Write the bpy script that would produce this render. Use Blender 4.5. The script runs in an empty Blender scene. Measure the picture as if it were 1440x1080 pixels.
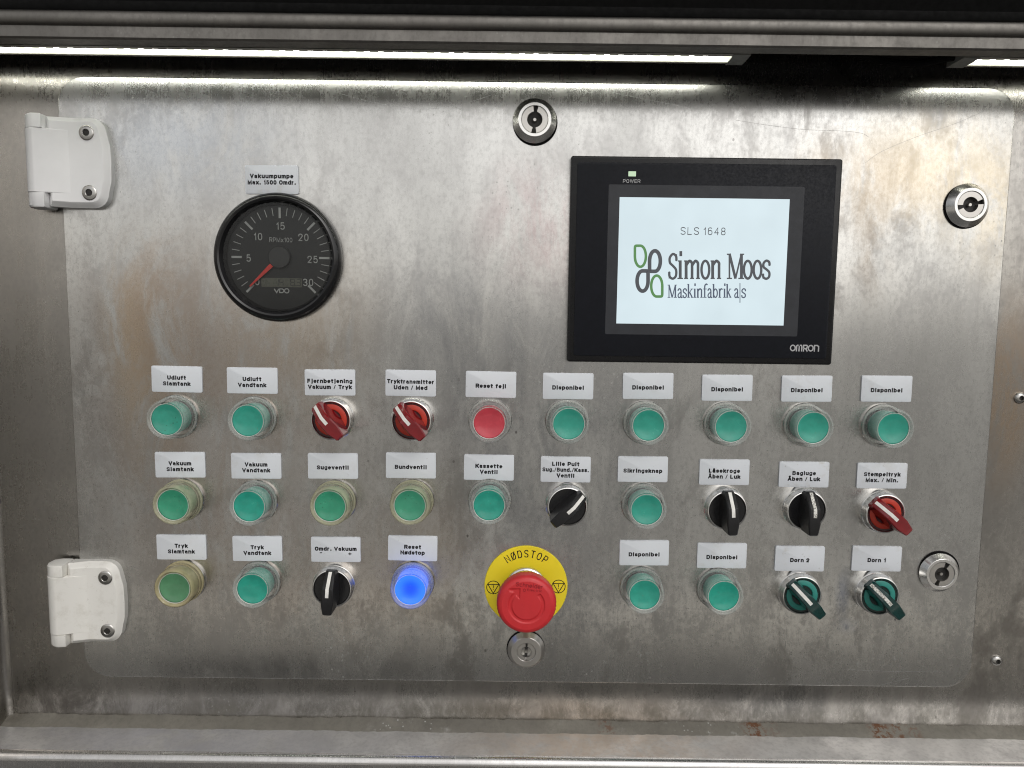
import bpy, math, random
from mathutils import Matrix, Vector
random.seed(7)
R = math.radians
scene = bpy.context.scene
C = scene.collection

# ------------------------------------------------------------------ camera
PITCH, ROLL, DIST, CAMZ, FPX = 5.55, 0.73, 0.490, 1.5, 998.0
cd = bpy.data.cameras.new('camera'); cam = bpy.data.objects.new('camera', cd); C.objects.link(cam)
ROT = Matrix.Rotation(R(90 - PITCH), 3, 'X') @ Matrix.Rotation(R(ROLL), 3, 'Z')
cam.matrix_world = Matrix.Translation((0, -DIST, CAMZ)) @ ROT.to_4x4()
cd.sensor_width = 36; cd.lens = FPX / 1440 * 36; cd.clip_start = 0.01; cd.clip_end = 3000
scene.camera = cam

# ------------------------------------------------------------------ sky, sun, exposure
SUN_EL, SUN_AZ = 42.0, 27.0           # overcast daylight from in front of the cabinet (azimuth from -Y, positive: from the right)
world = bpy.data.worlds.new('World'); scene.world = world; world.use_nodes = True
wn = world.node_tree.nodes; wl = world.node_tree.links
bg = wn['Background']; sky = wn.new('ShaderNodeTexSky'); sky.sky_type = 'NISHITA'; sky.sun_disc = False
sky.sun_elevation = R(SUN_EL); sky.sun_rotation = R(180 - SUN_AZ); sky.air_density = 1.0; sky.dust_density = 4.0; sky.ozone_density = 1.0
hs = wn.new('ShaderNodeHueSaturation'); hs.inputs['Saturation'].default_value = 0.18
wl.new(sky.outputs[0], hs.inputs['Color']); wl.new(hs.outputs[0], bg.inputs[0]); bg.inputs[1].default_value = 0.09
sd = bpy.data.lights.new('sun', 'SUN'); sd.energy = 0.92; sd.angle = R(140); sd.color = (1, .96, .9)
sun = bpy.data.objects.new('sun', sd); C.objects.link(sun)
sdir = Vector((math.sin(R(SUN_AZ)) * math.cos(R(SUN_EL)), -math.cos(R(SUN_AZ)) * math.cos(R(SUN_EL)), math.sin(R(SUN_EL))))
sun.rotation_euler = sdir.to_track_quat('Z', 'Y').to_euler(); sun.location = (-1, -3, 4)
scene.view_settings.view_transform = 'Standard'; scene.view_settings.look = 'None'
scene.view_settings.gamma = 1; scene.view_settings.exposure = 0.10; scene.view_settings.use_curve_mapping = False
scene.cycles.max_bounces = 8; scene.cycles.transparent_max_bounces = 16; scene.cycles.caustics_reflective = False; scene.cycles.caustics_refractive = False
scene.cycles.use_denoising = True; scene.cycles.filter_width = 1.1

# ------------------------------------------------------------------ pixel -> point on a plane w mm in front of the panel; returns mm (u right, v up from camera height)
def U(px, py, w=0.0):
    d = ROT @ Vector(((px - 720) / FPX, -(py - 540) / FPX, -1.0))
    t = (DIST - w / 1000) / d.y
    return d.x * t * 1000, d.z * t * 1000

# ------------------------------------------------------------------ materials
def mat(name):
    m = bpy.data.materials.new(name); m.use_nodes = True
    nt = m.node_tree; nt.nodes.clear()
    return m, nt
class NT:
    def __init__(s, name):
        s.m, s.t = mat(name); s.out = s.t.nodes.new('ShaderNodeOutputMaterial')
    def n(s, typ, ins=None, **at):
        nd = s.t.nodes.new(typ)
        for k, v in at.items(): setattr(nd, k, v)
        for k, v in (ins or {}).items(): s.set(nd, k, v)
        return nd
    def set(s, nd, k, v):
        i = nd.inputs[k]
        if isinstance(v, bpy.types.NodeSocket): s.t.links.new(v, i)
        elif isinstance(v, bpy.types.Node): s.t.links.new(v.outputs[0], i)
        else:
            if isinstance(v, tuple) and len(v) == 3 and i.type == 'RGBA': v = (*v, 1)
            i.default_value = v
    def math(s, op, a, b=0.0, clamp=False):
        nd = s.n('ShaderNodeMath', operation=op, use_clamp=clamp); s.set(nd, 0, a); s.set(nd, 1, b); return nd.outputs[0]
    def mapr(s, v, a, b, c=0.0, d=1.0):
        nd = s.n('ShaderNodeMapRange', {'Value': v, 'From Min': a, 'From Max': b, 'To Min': c, 'To Max': d}); nd.interpolation_type = 'SMOOTHSTEP'; return nd.outputs[0]
    def mix(s, f, a, b, mode='MIX'):
        nd = s.n('ShaderNodeMix', data_type='RGBA', blend_type=mode)
        s.set(nd, 0, f); s.set(nd, 6, a); s.set(nd, 7, b); return nd.outputs[2]
    def coords(s, scale=(1, 1, 1), loc=(0, 0, 0)):
        tc = s.n('ShaderNodeTexCoord'); mp = s.n('ShaderNodeMapping', {'Vector': tc.outputs['Object'], 'Scale': scale, 'Location': loc}); return mp.outputs[0]
    def noise(s, scale, detail=4, rough=.6, stretch=(1, 1, 1), loc=(0, 0, 0), dist=0.0):
        return s.n('ShaderNodeTexNoise', {'Vector': s.coords(stretch, loc), 'Scale': scale, 'Detail': detail, 'Roughness': rough, 'Distortion': dist}).outputs[0]
    def blob(s, cx, cz, rx, rz, soft=1.0):
        """1 inside an ellipse round (cx, cz) mm of the object's own x-z plane, fading outwards"""
        v = s.n('ShaderNodeVectorMath', {0: s.coords((1000 / rx, 0, 1000 / rz), (-cx / rx, 0, -cz / rz))}, operation='LENGTH').outputs['Value']
        return s.mapr(v, 1.0 + soft * .4, 1.0 - soft * .7)
    def principled(s, **k):
        nd = s.n('ShaderNodeBsdfPrincipled')
        for a, v in k.items(): s.set(nd, a.replace('_', ' '), v)
        return nd
    def done(s, sh):
        s.t.links.new(sh.outputs[0] if isinstance(sh, bpy.types.Node) else sh, s.out.inputs[0]); return s.m

def plain(name, col, rough=.4, metal=0.0, spec=.5, var=.12, scale=120, bump=0.0, coat=0.0):
    s = NT(name)
    n = s.noise(scale, 5, .65)
    c = s.mix(s.mapr(n, .3, .7), tuple(x * (1 - var) for x in col), tuple(min(1, x * (1 + var)) for x in col))
    p = s.principled(Base_Color=c, Roughness=s.mapr(s.noise(scale * 2.3, 4), .3, .7, rough * .82, min(1, rough * 1.18)), Metallic=metal, Specular_IOR_Level=spec, Coat_Weight=coat)
    if bump:
        b = s.n('ShaderNodeBump', {'Strength': bump, 'Distance': .0003, 'Height': s.noise(scale * 12, 3)}); s.set(p, 'Normal', b)
    return s.done(p)

def steel(name, base, rough, stains=(), dirt=.5, aniso=.88, grime=(.16, .14, .12), specks=.5, seed=0.0, rust=(), metal=1.0, warp=.15):
    """weathered brushed stainless steel; stains: (cx, cz, rx, rz, colour, strength) in mm of the object's x-z plane"""
    s = NT(name); L = (seed, seed * .7, seed * 1.3)
    big = s.noise(8, 4, .6, (1, 1, .45), L, .4)
    mid = s.noise(42, 6, .68, (1, 1, .6), L, .3)
    fine = s.noise(330, 4, .7, (1, 1, .75), L)
    brush = s.noise(1.0, 2, .6, (2600, 60, 26), L)
    c = s.mix(s.mapr(big, .34, .68), tuple(x * .84 for x in base), tuple(x * 1.10 for x in base))
    c = s.mix(s.math('MULTIPLY', s.mapr(mid, .42, .66), .50), c, tuple(x * g for x, g in zip(base, (.72, .71, .72))))
    c = s.mix(s.math('MULTIPLY', s.mapr(fine, .44, .68), .40), c, tuple(x * .62 for x in base))
    c = s.mix(s.math('MULTIPLY', s.math('MULTIPLY', s.mapr(big, .52, .66), s.mapr(mid, .46, .60)), .55 * dirt), c, grime)
    streak = s.noise(34, 4, .65, (1, 1, .10), (seed, 1, 3), .3)
    c = s.mix(s.math('MULTIPLY', s.mapr(streak, .50, .68), .30), c, tuple(x * .66 for x in base)); c = s.mix(s.math('MULTIPLY', s.mapr(streak, .46, .34), .22), c, tuple(min(1, x * 1.15) for x in base))
    if stains:
        sn = s.mapr(s.noise(34, 7, .74, (1, 1, .40), (2, 0, 5), .6), .34, .58); sn = s.math('MULTIPLY', sn, s.mapr(fine, .3, .6, .75, 1.0))
        for (cx, cz, rx, rz, col, k) in stains:
            c = s.mix(s.math('MULTIPLY', s.math('MULTIPLY', s.blob(cx, cz, rx, rz, 1.4), sn), k), c, col)
    # pale dried drips and specks
    vo = s.n('ShaderNodeTexVoronoi', {'Vector': s.coords((1, 1, .75), L), 'Scale': 300, 'Randomness': 1.0}, feature='F1')
    region = s.noise(13, 3, .6, (1, 1, .7), (2, seed, 5))
    sp = s.math('MULTIPLY', s.mapr(vo.outputs['Distance'], .20, .10), s.mapr(region, .52, .64))
    patch = s.math('MULTIPLY', s.mapr(s.noise(85, 6, .75, (1, 1, .6), (seed, 3, 1)), .58, .76), s.mapr(region, .46, .64))
    pale = s.math('MULTIPLY', s.math('MAXIMUM', sp, patch), specks, True)
    c = s.mix(pale, c, (.50, .50, .48))
    met = s.mapr(pale, 0, 1, metal, .4 * metal)
    pit = s.math('MULTIPLY', s.mapr(vo.outputs['Color'], .955, .975), s.math('MULTIPLY', s.mapr(vo.outputs['Distance'], .30, .16), s.mapr(big, .46, .56)))
    c = s.mix(s.math('MULTIPLY', pit, .7), c, (.10, .09, .085))
    for (cx, cz, rx, rz, k) in rust:
        f = s.math('MULTIPLY', s.math('MULTIPLY', s.blob(cx, cz, rx, rz, .9), s.mapr(s.noise(300, 5, .7, (1, 1, 1), (cx, 0, 0)), .47, .56)), k)
        c = s.mix(f, c, (.12, .050, .020)); met = s.math('MULTIPLY', met, s.mapr(f, 0, .6, 1, 0))
    r = s.math('ADD', s.math('ADD', rough, s.mapr(fine, .3, .7, -.02, .04)), s.mapr(pale, 0, 1, 0, .25))
    r = s.math('ADD', r, s.math('ADD', s.mapr(brush, .3, .7, -.02, .02), s.mapr(mid, .35, .68, -.02, .06)))
    b1 = s.n('ShaderNodeBump', {'Strength': warp, 'Distance': .004, 'Height': s.noise(4, 1, .4, (1, 1, 1), L)})
    b2 = s.n('ShaderNodeBump', {'Strength': .06, 'Distance': .0002, 'Height': s.math('ADD', brush, s.math('MULTIPLY', s.math('ADD', fine, pale), .35)), 'Normal': b1})
    tan = s.n('ShaderNodeCombineXYZ', {0: 1.0, 1: 0.0, 2: 0.0})
    p = s.principled(Base_Color=c, Roughness=s.math('MINIMUM', s.math('MAXIMUM', r, .08), .9), Metallic=met, Anisotropic=aniso, Normal=b2, Tangent=tan)
    return s.done(p)

def chrome(name, col=(.62, .61, .59), rough=.16):
    s = NT(name); n = s.noise(300, 5, .7)
    p = s.principled(Base_Color=s.mix(s.mapr(n, .35, .7), tuple(x * .94 for x in col), col), Metallic=1.0, Roughness=s.mapr(n, .3, .7, rough * .92, rough * 1.1)); return s.done(p)

def boot(name, tint, opac):
    s = NT(name); n = s.noise(130, 4)
    milk = s.principled(Base_Color=tint, Roughness=.13, Specular_IOR_Level=.8)
    tr = s.n('ShaderNodeBsdfTransparent', {0: tuple(.55 + .45 * x for x in tint)})
    f = s.mapr(n, .3, .7, opac * .85, opac * 1.15)
    mx = s.n('ShaderNodeMixShader', {0: f, 1: tr, 2: milk}); return s.done(mx)

def glass_clear(name):
    s = NT(name); s.n('ShaderNodeTexNoise')
    fr = s.n('ShaderNodeFresnel', {'IOR': 1.45}); gl = s.n('ShaderNodeBsdfGlossy', {'Roughness': .06}); tr = s.n('ShaderNodeBsdfTransparent', {0: (.93, .94, .93)})
    mx = s.n('ShaderNodeMixShader', {0: fr, 1: tr, 2: gl}); return s.done(mx)

def emit(name, col, st, var=.04, scale=40):
    s = NT(name); c = s.mix(s.mapr(s.noise(scale, 3), .3, .7), tuple(x * (1 - var) for x in col), col)
    p = s.principled(Base_Color=(.02, .02, .02), Roughness=.25, Emission_Color=c, Emission_Strength=st); return s.done(p)

def plate_mat(name, dirty, col=(.73, .76, .80)):
    s = NT(name); rnd, n = own(s, 60, 6, .7); _, f = own(s, 420, 4, .7)
    c = s.mix(s.math('MULTIPLY', s.mapr(n, .50, .72), s.math('ADD', dirty, s.mapr(rnd, .3, 1, .08, .30))), col, (.50, .47, .40))
    c = s.mix(s.math('MULTIPLY', s.mapr(f, .64, .72), .25 + .5 * dirty), c, (.25, .21, .16))
    p = s.principled(Base_Color=c, Roughness=.38, Specular_IOR_Level=.4); return s.done(p)

def own(s, scale, detail=5, rough=.65, stretch=(1, 1, 1)):
    """noise that differs from one object to the next"""
    oi = s.n('ShaderNodeObjectInfo'); k = s.n('ShaderNodeVectorMath', {0: s.coords(stretch), 1: s.n('ShaderNodeCombineXYZ', {0: s.math('MULTIPLY', oi.outputs['Random'], 7.0), 1: 0.0, 2: s.math('MULTIPLY', oi.outputs['Random'], 3.0)})}, operation='ADD')
    return oi.outputs['Random'], s.n('ShaderNodeTexNoise', {'Vector': k.outputs[0], 'Scale': scale, 'Detail': detail, 'Roughness': rough}).outputs[0]
def cap_mat(name, col, specks=0.0, glow=0.0):
    s = NT(name); rnd, n = own(s, 110)
    c = s.mix(s.mapr(n, .3, .7), tuple(x * .88 for x in col), tuple(min(1, x * 1.10) for x in col))
    c = s.mix(s.mapr(rnd, 0, 1, 0, .22), c, tuple(x * .72 + .07 for x in col))
    _, n2 = own(s, 420, 4)
    c = s.mix(s.math('MULTIPLY', s.mapr(n2, .62, .74), .35), c, (.16, .15, .12))
    if specks:
        v = s.n('ShaderNodeTexVoronoi', {'Vector': s.coords(), 'Scale': 420, 'Randomness': 1.0})
        f = s.math('MULTIPLY', s.mapr(v.outputs['Distance'], .22, .12), s.mapr(s.noise(160, 3), .5, .56))
        c = s.mix(s.math('MULTIPLY', f, specks), c, (.02, .03, .02))
    k = dict(Base_Color=c, Roughness=s.mapr(n, .3, .7, .14, .28), Specular_IOR_Level=.55)
    if glow: k.update(Emission_Color=s.mix(s.blob(0, 0, 6.5, 6.5, 1.2), (.035, .20, 1.0), (.004, .055, 1.0)), Emission_Strength=glow)
    p = s.principled(**k); return s.done(p)

M = {}
M['black'] = plain('black_plastic', (.012, .012, .013), .33, spec=.45, var=.2, scale=200, bump=.1)
M['blackgloss'] = plain('black_gloss_plastic', (.010, .010, .011), .18, spec=.5, scale=200)
M['rubber'] = plain('black_rubber', (.006, .006, .006), .8, spec=.1)
M['ink'] = plain('black_print', (.012, .012, .014), .6, spec=.2)
M['white'] = plain('white_marking', (.78, .77, .73), .45)
M['worn'] = None
M['hinge'] = plain('white_hinge_plastic', (.83, .83, .83), .36, spec=.4, var=.02, scale=60)
M['hinge_dirty'] = plate_mat('cream_hinge_plastic', .15, (.80, .785, .74))
M['chrome'] = chrome('chrome', (.80, .79, .77), .24); M['satin'] = chrome('satin_steel', (.60, .58, .55), .30); M['dullchrome'] = chrome('dull_chrome', (.48, .47, .45), .24)
M['darkhole'] = plain('dark_recess', (.02, .018, .016), .6)
M['boot'] = boot('clear_silicone', (.84, .86, .84), .21); M['boot_y'] = boot('yellowed_silicone', (.74, .72, .52), .38); M['boot_yy'] = boot('dirty_yellow_silicone', (.66, .58, .34), .50)
M['boot_b'] = boot('blue_lit_silicone', (.60, .64, .86), .34)
M['green'] = cap_mat('green_cap', (.026, .345, .255)); M['green_d'] = cap_mat('green_cap_specked', (.04, .33, .24), .95); M['green_y'] = cap_mat('green_cap_dull', (.04, .31, .18), .5)
M['green_o'] = cap_mat('green_cap_olive', (.09, .26, .13), .15)
M['redcap'] = cap_mat('red_cap', (.58, .050, .075)); M['bluecap'] = cap_mat('blue_lit_cap', (.01, .06, .6), 0, 1.0)
M['red_tr'] = plain('red_clear_plastic', (.20, .006, .010), .16, spec=.6, coat=.4); M['red_ring'] = plain('orange_red_ring', (.46, .030, .012), .35)
M['red_dark'] = plain('dark_red_plastic', (.045, .004, .006), .25)
M['grn_tr'] = plain('dark_green_clear_plastic', (.004, .035, .032), .15, spec=.6, coat=.4); M['grn_ring'] = plain('teal_ring', (.03, .24, .20), .35)
M['grn_dark'] = plain('dark_green_plastic', (.008, .022, .020), .25)
M['yellow'] = plain('yellow_plate', (.92, .74, .025), .42, var=.04, scale=30); M['mush'] = plain('red_mushroom', (.60, .028, .034), .42, var=.05, scale=70, bump=.05)
M['mushmark'] = plain('red_recess_shade', (.34, .010, .018), .5)  # darker red paints the shade of recessed lettering on the flat ribbons
M['dial'] = plain('dial_face', (.016, .017, .017), .5, spec=.3); M['dialmark'] = plain('dial_marking', (.42, .43, .42), .5); M['needle'] = plain('red_needle', (.75, .03, .015), .4)
M['lcd'] = plain('lcd_glass', (.085, .088, .062), .3); M['lcdink'] = plain('lcd_segment', (.014, .014, .011), .4); M['hub'] = plain('dial_hub', (.020, .020, .020), .45)
M['glass'] = glass_clear('clear_glass')
M['hmi'] = plain('hmi_housing', (.007, .007, .008), .30, spec=.35, bump=.05); M['hmisheet'] = plain('hmi_front_sheet', (.007, .008, .012), .5, spec=.22, bump=.12, scale=260)
M['hmiwin'] = plain('hmi_window', (.026, .028, .034), .38, spec=.35); M['greyprint'] = plain('grey_print', (.42, .42, .43), .5)
M['screen'] = emit('lit_screen', (.63, .75, .80), 1.0, .10, 14); M['scr_dark'] = emit('screen_dark_grey', (.045, .05, .06), 1.0); M['scr_green'] = emit('screen_green', (.07, .21, .055), 1.0); M['scr_blue'] = emit('screen_slate', (.055, .075, .12), 1.0)
M['lamp'] = emit('power_lamp_green', (.50, .66, .45), 1.0)
M['ledstrip'] = emit('led_diffuser', (.97, 1, .80), 1.7); M['diode'] = emit('led_diode', (1, 1, .93), 22.0)
M['alu'] = chrome('aluminium_profile', (.42, .41, .39), .38); M['greyplastic'] = plain('grey_end_cap', (.30, .30, .28), .5)
M['ground'] = None

# panel stains: brown heat tint left of centre, yellow top right, violet by the screen, dark lower middle, blue paint specks
BR, TAN, YEL, VIO, DRK, BLU = (.40, .29, .21), (.52, .42, .31), (.86, .70, .44), (.50, .38, .38), (.26, .265, .28), (.10, .16, .32)
def st(px, py, rx, ry, col, k):
    u, v = U(px, py); return (u, v, rx, ry, col, k)
PST = [st(300, 600, 95, 130, BR, .6), st(205, 520, 28, 70, TAN, .9), st(180, 470, 18, 45, (.66, .55, .42), .9), st(420, 470, 60, 60, TAN, .5), st(215, 440, 34, 50, BR, .6),
       st(1310, 240, 60, 38, YEL, .55), st(1190, 260, 60, 30, TAN, .6), st(1400, 300, 30, 40, YEL, .45), st(760, 320, 42, 42, VIO, .75),
       st(740, 640, 95, 110, DRK, .75), st(630, 460, 60, 55, DRK, .55), st(840, 860, 70, 40, DRK, .6), st(480, 820, 90, 50, BR, .35), st(600, 760, 40, 70, TAN, .4),
       st(1185, 838, 5, 16, BLU, .6), st(1190, 880, 8, 5, BLU, .5), st(1225, 350, 14, 34, (.36, .30, .24), .7), st(250, 200, 70, 40, (.46, .50, .56), .6),
       st(400, 940, 130, 12, (.20, .20, .20), .8), st(140, 560, 16, 100, (.33, .31, .30), .6)] + [st(x, y, rx, ry, (.62, .61, .59), k) for x, y, rx, ry, k in ((745, 560, 4, 70, .6), (700, 470, 6, 40, .5), (662, 560, 4, 40, .45), (1185, 430, 8, 45, .5), (1190, 300, 5, 40, .5), (290, 640, 12, 30, .7), (330, 590, 10, 24, .6), (180, 930, 22, 22, .8), (330, 880, 30, 30, .6), (420, 690, 8, 50, .5), (615, 620, 7, 60, .4), (980, 640, 6, 50, .35), (560, 900, 25, 14, .4), (1050, 700, 6, 30, .3))]
M['panel'] = steel('panel_steel', (.645, .64, .62), .24, [(a, b, c, d, e, f * .8) for a, b, c, d, e, f in PST], .6, specks=.65)
M['frame'] = steel('frame_steel', (.50, .48, .45), .27, [st(720, 993, 520, 20, (.27, .262, .245), .8), st(720, 1006, 520, 9, (.20, .19, .165), .9), st(1420, 560, 20, 60, (.50, .36, .24), .8), st(80, 990, 40, 14, (.13, .12, .11), .9), st(1090, 985, 50, 14, (.16, .16, .16), .8)], .6, specks=.45, seed=3.1)  # wide bottom stains: grime, its dark colour also subdues the ledge's reflection
M['ledge'] = steel('ledge_steel', (.66, .65, .64), .42, [(60, U(720, 1040)[1], 90, 60, (.66, .52, .40), .6), (-230, U(720, 1040)[1], 120, 60, (.50, .50, .56), .5)], .15, .2, specks=.4, seed=7.7, metal=.6)
M['lip'] = steel('lip_steel', (.66, .65, .64), .24, (), .3, .3, specks=.35, seed=5.2)
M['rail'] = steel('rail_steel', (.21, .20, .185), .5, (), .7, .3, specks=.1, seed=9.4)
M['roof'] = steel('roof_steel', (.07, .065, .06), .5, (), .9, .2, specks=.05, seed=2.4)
SV = U(720, 1024, 2)[1]
M['bead'] = steel('sealed_seam', (.26, .245, .21), .62, (), 1.0, 0, grime=(.12, .10, .075), specks=1.0, seed=1.9, metal=.5,
                  rust=[(U(852, 1027)[0], SV, 6, 8, .7), (U(1060, 1026)[0], SV, 9, 9, 1.0), (U(1088, 1026)[0], SV, 4, 8, .4), (U(1237, 1027)[0], SV, 9, 9, 1.0), (U(1261, 1030)[0], SV, 4, 14, .9), (U(1283, 1032)[0], SV, 5, 14, .6)])
M['scratch'] = plain('scratch_mark', (.40, .39, .38), .4, metal=.8); M['scratchw'] = plain('pale_scratch', (.62, .62, .62), .35, metal=.8)

# ------------------------------------------------------------------ mesh helpers: all in mm, (u right, v up, w out of the panel)
class MB:
    def __init__(s): s.v = []; s.f = []; s.sm = []
    def add(s, vs, fs, smooth=True):
        o = len(s.v); s.v += vs; s.f += [tuple(i + o for i in f) for f in fs]; s.sm += [smooth] * len(fs); return s
    def loft(s, loops, cap0=True, cap1=True, smooth=True, closed=True):
        n = len(loops[0]); vs = [p for l in loops for p in l]; fs = []
        for a in range(len(loops) - 1):
            for i in range(n if closed else n - 1):
                j = (i + 1) % n; fs.append((a * n + i, a * n + j, (a + 1) * n + j, (a + 1) * n + i))
        k = len(fs)
        if cap0: fs.append(tuple(reversed(range(n))))
        if cap1: fs.append(tuple(range((len(loops) - 1) * n, len(loops) * n)))
        s.add(vs, fs, smooth)
        for i in range(len(fs) - k): s.sm[-1 - i] = False      # end caps are flat
        return s
    def lathe(s, prof, seg=48, c=(0, 0), cap0=False, cap1=False):
        L = []
        for r, w in prof: L.append([(c[0] + r * math.cos(2 * math.pi * i / seg), c[1] + r * math.sin(2 * math.pi * i / seg), w) for i in range(seg)])
        return s.loft(L, cap0, cap1)
    def prism(s, loop, w0, w1, bev=0.0, inset=None):
        """outline with an optional bevelled front edge"""
        L = [[(u, v, w0) for u, v in loop], [(u, v, w1 - bev) for u, v in loop]]
        if bev:
            ins = offset(loop, -bev); L[1:] = [L[1], [(u, v, w1 - bev * .3) for u, v in offset(loop, -bev * .3)], [(u, v, w1) for u, v in ins]]
        return s.loft(L)
    def flat(s, loop, w): return s.add([(u, v, w) for u, v in loop], [tuple(range(len(loop)))], False)
    def ribbon(s, pts, hw, w, closed=False):
        n = len(pts); L = []; Rr = []
        hws = hw if isinstance(hw, (list, tuple)) else [hw] * n
        for i, (x, y) in enumerate(pts):
            a = pts[(i - 1) % n] if (closed or i) else pts[i]; b = pts[(i + 1) % n] if (closed or i < n - 1) else pts[i]
            d1 = Vector((x - a[0], y - a[1])); d2 = Vector((b[0] - x, b[1] - y))
            d1 = d1.normalized() if d1.length else d2.normalized(); d2 = d2.normalized() if d2.length else d1
            t = d1 + d2; t = t.normalized() if t.length > 1e-6 else d1
            k = hws[i] / max(.45, abs(t.dot(d1)))
            nx, ny = -t.y * k, t.x * k
            L.append((x + nx, y + ny, w)); Rr.append((x - nx, y - ny, w))
        fs = [(i, n + i, n + (i + 1) % n, (i + 1) % n) for i in range(n if closed else n - 1)]
        return s.add(L + Rr, fs, False)
    def rect(s, x0, x1, y0, y1, w): return s.flat([(x0, y0), (x1, y0), (x1, y1), (x0, y1)], w)
    def ring(s, cx, cy, rx, ry, hx, hy, w, n=40):
        o = [(cx + rx * math.cos(a), cy + ry * math.sin(a), w) for a in [2 * math.pi * i / n for i in range(n)]]
        q = [(cx + (rx - hx) * math.cos(a), cy + (ry - hy) * math.sin(a), w) for a in [2 * math.pi * i / n for i in range(n)]]
        return s.add(o + q, [(i, (i + 1) % n, n + (i + 1) % n, n + i) for i in range(n)], False)
    def arcband(s, r0, r1, a0, a1, w0, w1, n=24, c=(0, 0)):
        """solid annular sector"""
        L = []
        for i in range(n + 1):
            a = a0 + (a1 - a0) * i / n; x, y = math.cos(a), math.sin(a)
            L.append([(c[0] + r0 * x, c[1] + r0 * y, w0), (c[0] + r1 * x, c[1] + r1 * y, w0), (c[0] + r1 * x, c[1] + r1 * y, w1), (c[0] + r0 * x, c[1] + r0 * y, w1)])
        return s.loft(L)
    def tube(s, pts, r, seg=10):
        L = []
        for i, p in enumerate(pts):
            a = Vector(pts[max(0, i - 1)]); b = Vector(pts[min(len(pts) - 1, i + 1)]); t = (b - a).normalized()
            x = t.cross(Vector((0, 0, 1))); x = x.normalized() if x.length > .01 else Vector((1, 0, 0)); y = t.cross(x)
            L.append([tuple(Vector(p) + (x * math.cos(k) + y * math.sin(k)) * r) for k in [2 * math.pi * j / seg for j in range(seg)]])
        return s.loft(L)
    def mesh(s, name, ang=35):
        me = bpy.data.meshes.new(name); me.from_pydata([(u * .001, -w * .001, v * .001) for u, v, w in s.v], [], s.f)
        me.polygons.foreach_set('use_smooth', s.sm); me.update()
        import bmesh
        bm = bmesh.new(); bm.from_mesh(me); bmesh.ops.recalc_face_normals(bm, faces=bm.faces) if not getattr(s, 'keep', False) else None; bm.to_mesh(me); bm.free()
        me.set_sharp_from_angle(angle=R(ang)); return me
    def build(s, name, m, parent=None, loc=None, ang=35):
        me = s.mesh(name, ang); me.materials.append(M[m] if isinstance(m, str) else m)
        o = bpy.data.objects.new(name, me); C.objects.link(o)
        if parent is not None: o.parent = parent
        if loc is not None: o.location = (loc[0] * .001, 0 if len(loc) < 3 else -loc[2] * .001, loc[1] * .001 + (0 if parent is not None else CAMZ))
        return o
def share(o, parent, loc):
    c = o.copy(); C.objects.link(c); c.parent = parent; c.location = (loc[0] * .001, 0 if len(loc) < 3 else -loc[2] * .001, loc[1] * .001); return c
def offset(loop, d):
    n = len(loop); out = []
    for i in range(n):
        a = Vector(loop[i - 1]); p = Vector(loop[i]); b = Vector(loop[(i + 1) % n])
        d1 = p - a; d2 = b - p
        d1 = d1.normalized() if d1.length > 1e-9 else d2.normalized(); d2 = d2.normalized() if d2.length > 1e-9 else d1
        t = (d1 + d2).normalized(); k = d / max(.3, t.dot(d1)); out.append((p.x + t.y * k, p.y - t.x * k))
    return out
def rr(u0, u1, v0, v1, r, n=6):
    rs = r if isinstance(r, (list, tuple)) else (r,) * 4       # bl, br, tr, tl ; counter-clockwise
    out = []
    for (cx, cy, a0, q) in ((u0 + rs[0], v0 + rs[0], 180, rs[0]), (u1 - rs[1], v0 + rs[1], 270, rs[1]), (u1 - rs[2], v1 - rs[2], 0, rs[2]), (u0 + rs[3], v1 - rs[3], 90, rs[3])):
        for i in range(n + 1):
            a = R(a0 + 90 * i / n); out.append((cx + q * math.cos(a), cy + q * math.sin(a)))
    return out
def tag(o, label, cat, group=None):
    o['label'] = label; o['category'] = cat
    if group: o['group'] = group
    return o
def thing(name, label, cat, uv=(0, 0), group=None, w=0.0):
    e = bpy.data.objects.new(name, None); e.empty_display_size = .01; C.objects.link(e)
    e.location = (uv[0] * .001, -w * .001, CAMZ + uv[1] * .001); return tag(e, label, cat, group)
def struct(o): o['kind'] = 'structure'; return o


def EA(x0, x1, y0, y1, a0, a1, n=10, e=.86):
    """arc of a slightly squared oval filling the box, from angle a0 to a1"""
    out = []
    for i in range(n + 1):
        a = R(a0 + (a1 - a0) * i / n); c, q = math.cos(a), math.sin(a)
        out.append(((x0 + x1) / 2 + (x1 - x0) / 2 * math.copysign(abs(c) ** e, c), (y0 + y1) / 2 + (y1 - y0) / 2 * math.copysign(abs(q) ** e, q)))
    return out
X = .72
def bowl(x0=0, x1=1): return EA(x0, x1, 0, X, 0, 360, 20)[:-1] + ['c']
def arch(x0, x1): return [(x0, X * .55)] + EA(x0, x1, X * .25, X, 170, 0, 8) + [(x1, 0)]
SB = EA(0, 1, .5, 1, 22, 180, 8) + [(.06, .64), (.3, .54), (.7, .46), (.94, .36)] + EA(0, 1, 0, .5, 0, -158, 8)
def scale_y(p, k): return [(x, y * k) for x, y in p]
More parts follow.
